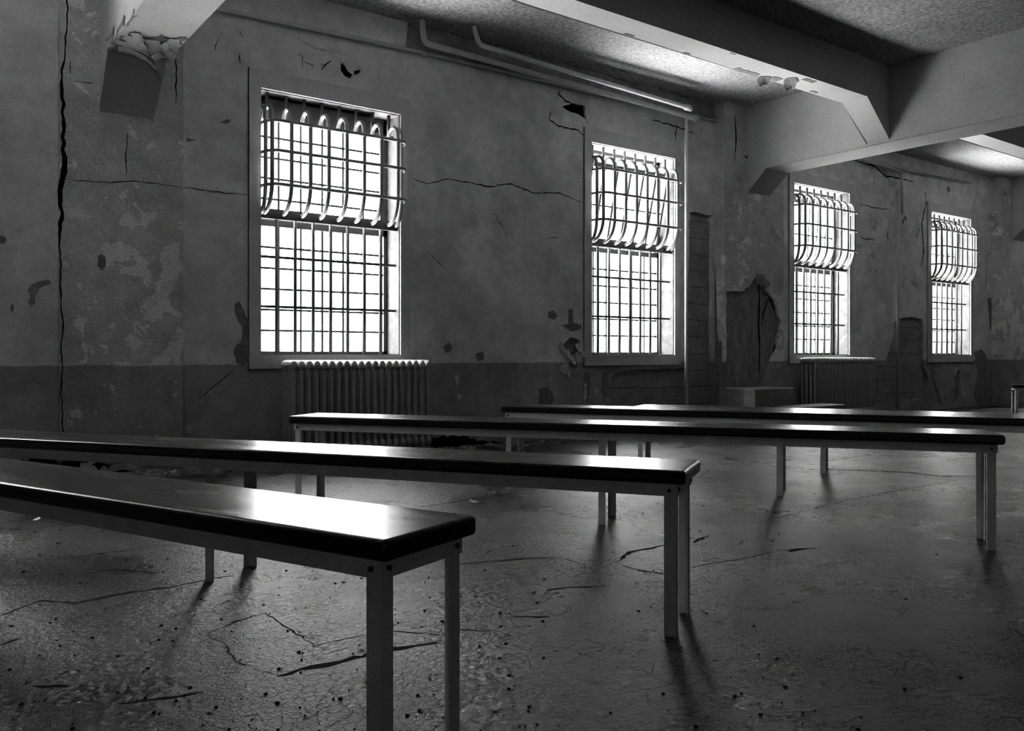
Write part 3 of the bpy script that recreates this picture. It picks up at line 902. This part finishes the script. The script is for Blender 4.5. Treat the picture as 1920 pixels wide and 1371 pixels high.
# ------------------------------------------------------------------ pipes
def elbow(pts, r0=0.06, k=5):
    """round the corners of a polyline"""
    P = [Vector(p) for p in pts]
    out = [P[0]]
    for i in range(1, len(P) - 1):
        a, b, c = P[i - 1], P[i], P[i + 1]
        u, v = (a - b).normalized(), (c - b).normalized()
        rr = min(r0, (a - b).length * 0.45, (c - b).length * 0.45)
        for q in range(k + 1):
            t = q / k
            out.append((b + u * rr).lerp(b, t).lerp(b.lerp(b + v * rr, t), t))
    out.append(P[-1])
    return out
def pipe(label, pts, r, fit=(), group='service pipes under the ceiling', rad=0.06, m='pipe', name='service_pipe'):
    o = empty(name, pts[0])
    base = Vector(pts[0])
    tag(o, label, 'pipe', group)
    MB().tube([Vector(p) - base for p in elbow(pts, rad)], r, 10).build('pipe_run', M[m], o)
    for a, b in fit:
        MB().tube([Vector(a) - base, Vector(b) - base], r * 1.45, 10).build('fitting', M['pipe'], o)
    return o
def wl(px, py, y):
    x, z = on_wall(px, py, y)
    return (x, y, z)
def clip(p, y1):   # clamp bracket from pipe to wall
    return None
A0, A1 = wl(396, 14, 6.21), wl(1385, 237, 6.21)
Aa, Ab = wl(797, 99, 6.21), wl(1330, 226, 6.21)
pipe('long thin conduit along the top of the wall above the windows', [(1.72, 6.21, A0[2] - 0.03), A0, Aa, A1], 0.016, [(Vector(Aa) - Vector((0.03, 0, 0.001)), Vector(Aa) + Vector((0.03, 0, 0.001)))])
B0, B1 = wl(795, 80, 6.10), wl(1304, 222, 6.10)
pipe('thick pipe with an elbow at its left end above the second window', [(B0[0] - 0.02, 6.10, CEIL - 0.015), (B0[0], 6.10, B0[2]), B1, (B1[0] + 0.06, 6.12, B1[2] - 0.01), (B1[0] + 0.08, 6.2, B1[2] - 0.01)], 0.026,
     [((B1[0] - 0.05, 6.10, B1[2] + 0.005), (B1[0] + 0.02, 6.10, B1[2]))], rad=0.05)
C0, C1 = wl(898, 84, 5.96), wl(1290, 202, 5.96)
pipe('upper pipe nearer the ceiling, above the thick elbowed pipe', [(C0[0] - 0.05, 5.96, CEIL - 0.012), C0, C1, (C1[0] + 0.05, 5.965, C1[2] - 0.01)], 0.022,
     [((C1[0] - 0.04, 5.96, C1[2]), (C1[0] + 0.03, 5.96, C1[2]))], rad=0.05, name='hanging_pipe')
D0 = wl(1640, 303, 6.17); D1 = wl(1707, 319, 6.17); D2 = wl(1824, 339, 6.17)
pipe('far pipe under the ceiling between the last two windows', [(D0[0], 6.23, D0[2]), D0, D1, D2, (D2[0], 6.23, D2[2])], 0.022)
E0 = wl(1622, 300, 6.13); E1 = wl(1690, 325, 6.20)
pipe('short far pipe bending down beside the far ceiling pipe', [(E0[0] - 0.2, 6.13, E0[2] + 0.02), E0, wl(1690, 322, 6.16), (11.34, 6.2, 2.75)], 0.018)
xs_, _ = on_wall(1287, 400, 6.03)
pipe('pale vertical pipe from ceiling to floor right of the second window', [(xs_, 6.03, 3.27), (xs_, 6.03, 0.0)], 0.018,
     [((xs_, 6.03, 0.0), (xs_, 6.03, 0.03))], group='vertical pipes on the window wall', m='pale')
xq, _ = on_wall(1683, 500, 6.21)
pipe('thin dark vertical pipe between the third and last windows', [(xq, 6.20, 3.05), (xq, 6.21, 0.0)], 0.018, [], group='vertical pipes on the window wall')

# ------------------------------------------------------------------ plinth blocks and rubble at the wall
o = MB().box(7.42, 8.12, 5.67, 6.089, 0, 0.44).build('concrete_plinth', M['plinth'], bevel=0.012)
tag(o, 'low concrete plinth against the damaged pilaster', 'plinth')
o = MB().box(7.75, 8.62, 5.36, 5.665, 0, 0.25).build('concrete_step', M['plinth'], bevel=0.010)
tag(o, 'flat concrete step beside the farther radiator', 'step')

def chunks(name, n, xr, yr, sz, m, seed, zf=0.6):
    r = random.Random(seed)
    mb = MB()
    for _ in range(n):
        x, y = r.uniform(*xr), r.uniform(*yr)
        s = r.uniform(*sz)
        a = r.uniform(0, 2 * PI)
        k = r.randint(4, 6)
        top, bot = [], []
        for q in range(k):
            b = a + 2 * PI * q / k
            rr = s * r.uniform(0.6, 1.2)
            bot.append((x + rr * math.cos(b), y + rr * math.sin(b), 0.0005))
            top.append((x + rr * 0.7 * math.cos(b), y + rr * 0.7 * math.sin(b), s * zf * r.uniform(0.5, 1.2)))
        fs = [tuple(range(k, 2 * k))] + [(q, (q + 1) % k, (q + 1) % k + k, q + k) for q in range(k)]
        mb.add(bot + top, fs)
    return mb.build(name, m)
ob = chunks('rubble', 240, (-1.2, 2.1), (5.75, 6.17), (0.012, 0.06), M['rubble'], 3)
tag(ob, 'crumbled plaster rubble along the foot of the wall behind the benches', 'rubble', kind='stuff')
ob = chunks('rubble', 160, (3.75, 6.85), (5.9, 6.2), (0.01, 0.045), M['rubble'], 5)
tag(ob, 'plaster crumbs along the wall right of the first radiator', 'rubble', kind='stuff')

# dark chips scattered over the floor
r = random.Random(12)
mb = MB()
for _ in range(1100):
    px, py = r.uniform(-40, 1700), 880 + 520 * r.random() ** 0.9
    if px > 1000 and r.random() < 0.55: continue
    c = on_floor(px, py)
    if r.random() < 0.6:
        c = c + Vector((r.gauss(0, 0.12), r.gauss(0, 0.12)))
    if c.y > 5.5: continue
    s = r.choice((0.0008, 0.001, 0.0015, 0.002, 0.002, 0.003, 0.005))
    a = r.uniform(0, PI)
    k = r.randint(4, 6)
    top = []
    bot = []
    for q in range(k):
        b = a + 2 * PI * q / k
        rr = s * r.uniform(0.6, 1.4)
        bot.append((c.x + rr * math.cos(b), c.y + rr * math.sin(b), 0.0004))
        top.append((c.x + rr * 0.8 * math.cos(b), c.y + rr * 0.8 * math.sin(b), 0.0015 + 0.35 * s))
    mb.add(bot + top, [tuple(range(k, 2 * k))] + [(q, (q + 1) % k, (q + 1) % k + k, q + k) for q in range(k)])
ob = mb.build('paint_debris', M['chip'])
tag(ob, 'dark specks of chipped paint strewn over the floor', 'debris', kind='stuff')

def flake(px, py, size, label, seed):
    c = on_floor(px, py)
    mb = MB()
    r = random.Random(seed)
    a = r.uniform(0, PI)
    peel(mb, (c.x, c.y, 0.001), (math.cos(a), math.sin(a), 0), (-math.sin(a), math.cos(a), 0), (0, 0, 1), size, size * 0.7, size * 0.25, seed)
    o = mb.build('paint_flake', M['flake'])
    tag(o, label, 'paint flake', 'pale flakes lying on the floor')
flake(925, 1333, 0.030, 'larger curled pale flake on bare floor right of the nearest bench legs', 1)
flake(938, 1326, 0.016, 'tiny pale flake beside the larger curled flake', 2)
flake(64, 977, 0.035, 'pale flake on the floor under the nearest bench, close to its apron', 3)
flake(672, 1232, 0.030, 'pale flake in the wide floor crack left of the nearest bench leg', 4)
flake(895, 943, 0.05, 'pale flat flake on the floor behind the second bench', 5)

# cracks in the floor
def floor_crack(pts, w, seed, m=None):
    P = [on_floor(*p) for p in pts]
    P = [Vector(p) for p in jag([(p.x, p.y) for p in P], 0.006, 0.03, seed, closed=False)]
    r = random.Random(seed)
    n = len(P)
    L, R = [], []
    for i, p in enumerate(P):
        t = P[min(i + 1, n - 1)] - P[max(i - 1, 0)]
        nv = Vector((-t.y, t.x)).normalized()
        q = w * (0.25 + 0.75 * math.sin(PI * (0.05 + 0.9 * i / (n - 1)))) * r.uniform(0.4, 1.5) / 2
        L.append(p + nv * q); R.append(p - nv * q)
    mb = MB()
    mb.add([(p.x, p.y, 0.0008) for p in L] + [(p.x, p.y, 0.0008) for p in R], [(i, i + 1, n + i + 1, n + i) for i in range(n - 1)])
    mb.build('floor_crack', m or M['chip'], fl)
for i, (pts, w) in enumerate([
    ([(385, 1190), (440, 1166), (497, 1150)], 0.006), ([(497, 1150), (540, 1178), (590, 1212)], 0.005), ([(590, 1212), (640, 1200), (690, 1190), (740, 1184), (800, 1188), (850, 1192)], 0.005),
    ([(520, 1268), (585, 1251), (640, 1241), (690, 1228), (740, 1217), (820, 1205)], 0.022), ([(385, 1190), (425, 1210), (440, 1240), (520, 1268)], 0.004),
    ([(0, 1155), (60, 1132), (80, 1126), (140, 1132), (220, 1115), (330, 1100), (400, 1085), (440, 1080)], 0.016),
    ([(110, 1048), (240, 1032), (335, 1020)], 0.010), ([(790, 951), (850, 942), (890, 935), (960, 926), (1010, 925)], 0.020),
    ([(862, 1058), (960, 1050), (1050, 1045), (1085, 1056)], 0.012), ([(1153, 1056), (1180, 1036), (1252, 1022)], 0.018), ([(1153, 1056), (1200, 1070), (1250, 1077)], 0.008),
    ([(860, 1181), (920, 1184)], 0.010), ([(1025, 1107), (1080, 1101), (1135, 1100)], 0.014), ([(1300, 1018), (1330, 1004)], 0.02), ([(955, 1155), (1030, 1157)], 0.012),
    ([(1450, 862), (1540, 866), (1640, 852)], 0.014), ([(1515, 880), (1600, 882), (1700, 886), (1760, 893), (1845, 893)], 0.03), ([(1400, 985), (1600, 936), (1835, 893)], 0.006),
    ([(230, 1320), (300, 1310), (380, 1298)], 0.012), ([(60, 1287), (130, 1288)], 0.012), ([(0, 1210), (40, 1196)], 0.012), ([(1260, 1070), (1380, 1050), (1480, 1030)], 0.006),
    ([(1480, 1035), (1500, 1030), (1530, 1028)], 0.03), ([(1400, 845), (1480, 858), (1560, 862)], 0.01),
    ([(150, 1080), (210, 1068), (300, 1075)], 0.010), ([(10, 1100), (60, 1095)], 0.010), ([(120, 1165), (170, 1150)], 0.006),
]):
    floor_crack(pts, w, 300 + i)

# ------------------------------------------------------------------ light
world = bpy.data.worlds.new('overcast_sky')
S.world = world
world.use_nodes = True
bg = world.node_tree.nodes['Background']
bg.inputs[1].default_value = 24.0
# pale overcast sky above a glaring, sunlit yard
wn = world.node_tree.nodes
tc = wn.new('ShaderNodeTexCoord')
sx = wn.new('ShaderNodeSeparateXYZ')
def ramp(a, b, c, d):
    m_ = wn.new('ShaderNodeMapRange')
    for q, x in enumerate((a, b, c, d)):
        m_.inputs[q + 1].default_value = x
    world.node_tree.links.new(sx.outputs['Z'], m_.inputs[0])
    return m_.outputs[0]
world.node_tree.links.new(tc.outputs['Generated'], sx.inputs[0])
ad = wn.new('ShaderNodeMath')
ad.operation = 'ADD'
world.node_tree.links.new(ramp(-0.05, 0.01, 0.5, 1.0), ad.inputs[0])
world.node_tree.links.new(ramp(-0.86, -0.48, 5.2, 0.0), ad.inputs[1])
world.node_tree.links.new(ad.outputs[0], bg.inputs[0])
def portal(x0, x1, z0, z1, y, toward):
    l = bpy.data.lights.new('sky_portal', 'AREA')
    l.shape = 'RECTANGLE'
    l.size, l.size_y = x1 - x0, z1 - z0
    l.cycles.is_portal = True
    o = bpy.data.objects.new('sky_portal', l)
    o.location = ((x0 + x1) / 2, y, (z0 + z1) / 2)
    o.rotation_euler = (PI / 2 * (-1 if toward < 0 else 1), 0, 0)
    COL.objects.link(o)
for i, x in enumerate(WINX):
    portal(x, x + WW, SILL, wtop(i), WALLY + 0.31, -1)
for h in fill_holes:
    portal(h[0][0], h[1][0], h[0][1], h[2][1], YB - 0.32, 1)
sun = bpy.data.lights.new('sun', 'SUN')
sun.energy = 9.0
sun.angle = math.radians(1.0)
so = bpy.data.objects.new('sun', sun)
COL.objects.link(so)
el = R_(62)
dv = Vector((0.62 * math.cos(el), -0.785 * math.cos(el), -math.sin(el)))
so.rotation_euler = dv.to_track_quat('-Z', 'Y').to_euler()
so.location = (0, 12, 14)

# ------------------------------------------------------------------ camera
cam = bpy.data.cameras.new('camera')
cam.sensor_width = 36.0
cam.lens = FPX / 1920 * 36.0
cam.shift_y = -19.5 / 1920
cam.clip_start = 0.05
co = bpy.data.objects.new('camera', cam)
co.location = (0, 0, EYE)
co.rotation_euler = (PI / 2, 0, -HEAD)
COL.objects.link(co)
S.camera = co
S.view_settings.view_transform = 'Standard'
S.view_settings.look = 'None'
S.view_settings.exposure = 0.0
# print-like contrast of the black and white photograph
S.view_settings.use_curve_mapping = True
cv = S.view_settings.curve_mapping
cv.extend = 'EXTRAPOLATED'
c = cv.curves[3]
for x, y in ((0.010, 0.0065), (0.032, 0.026), (0.085, 0.085), (0.30, 0.36)):
    c.points.new(x, y)
cv.update()
S.cycles.filter_width = 1.1
S.cycles.max_bounces = 10
S.cycles.diffuse_bounces = 6
S.cycles.glossy_bounces = 4
S.cycles.transparent_max_bounces = 12
S.cycles.sample_clamp_indirect = 6.0
S.cycles.caustics_reflective = False
S.cycles.caustics_refractive = False
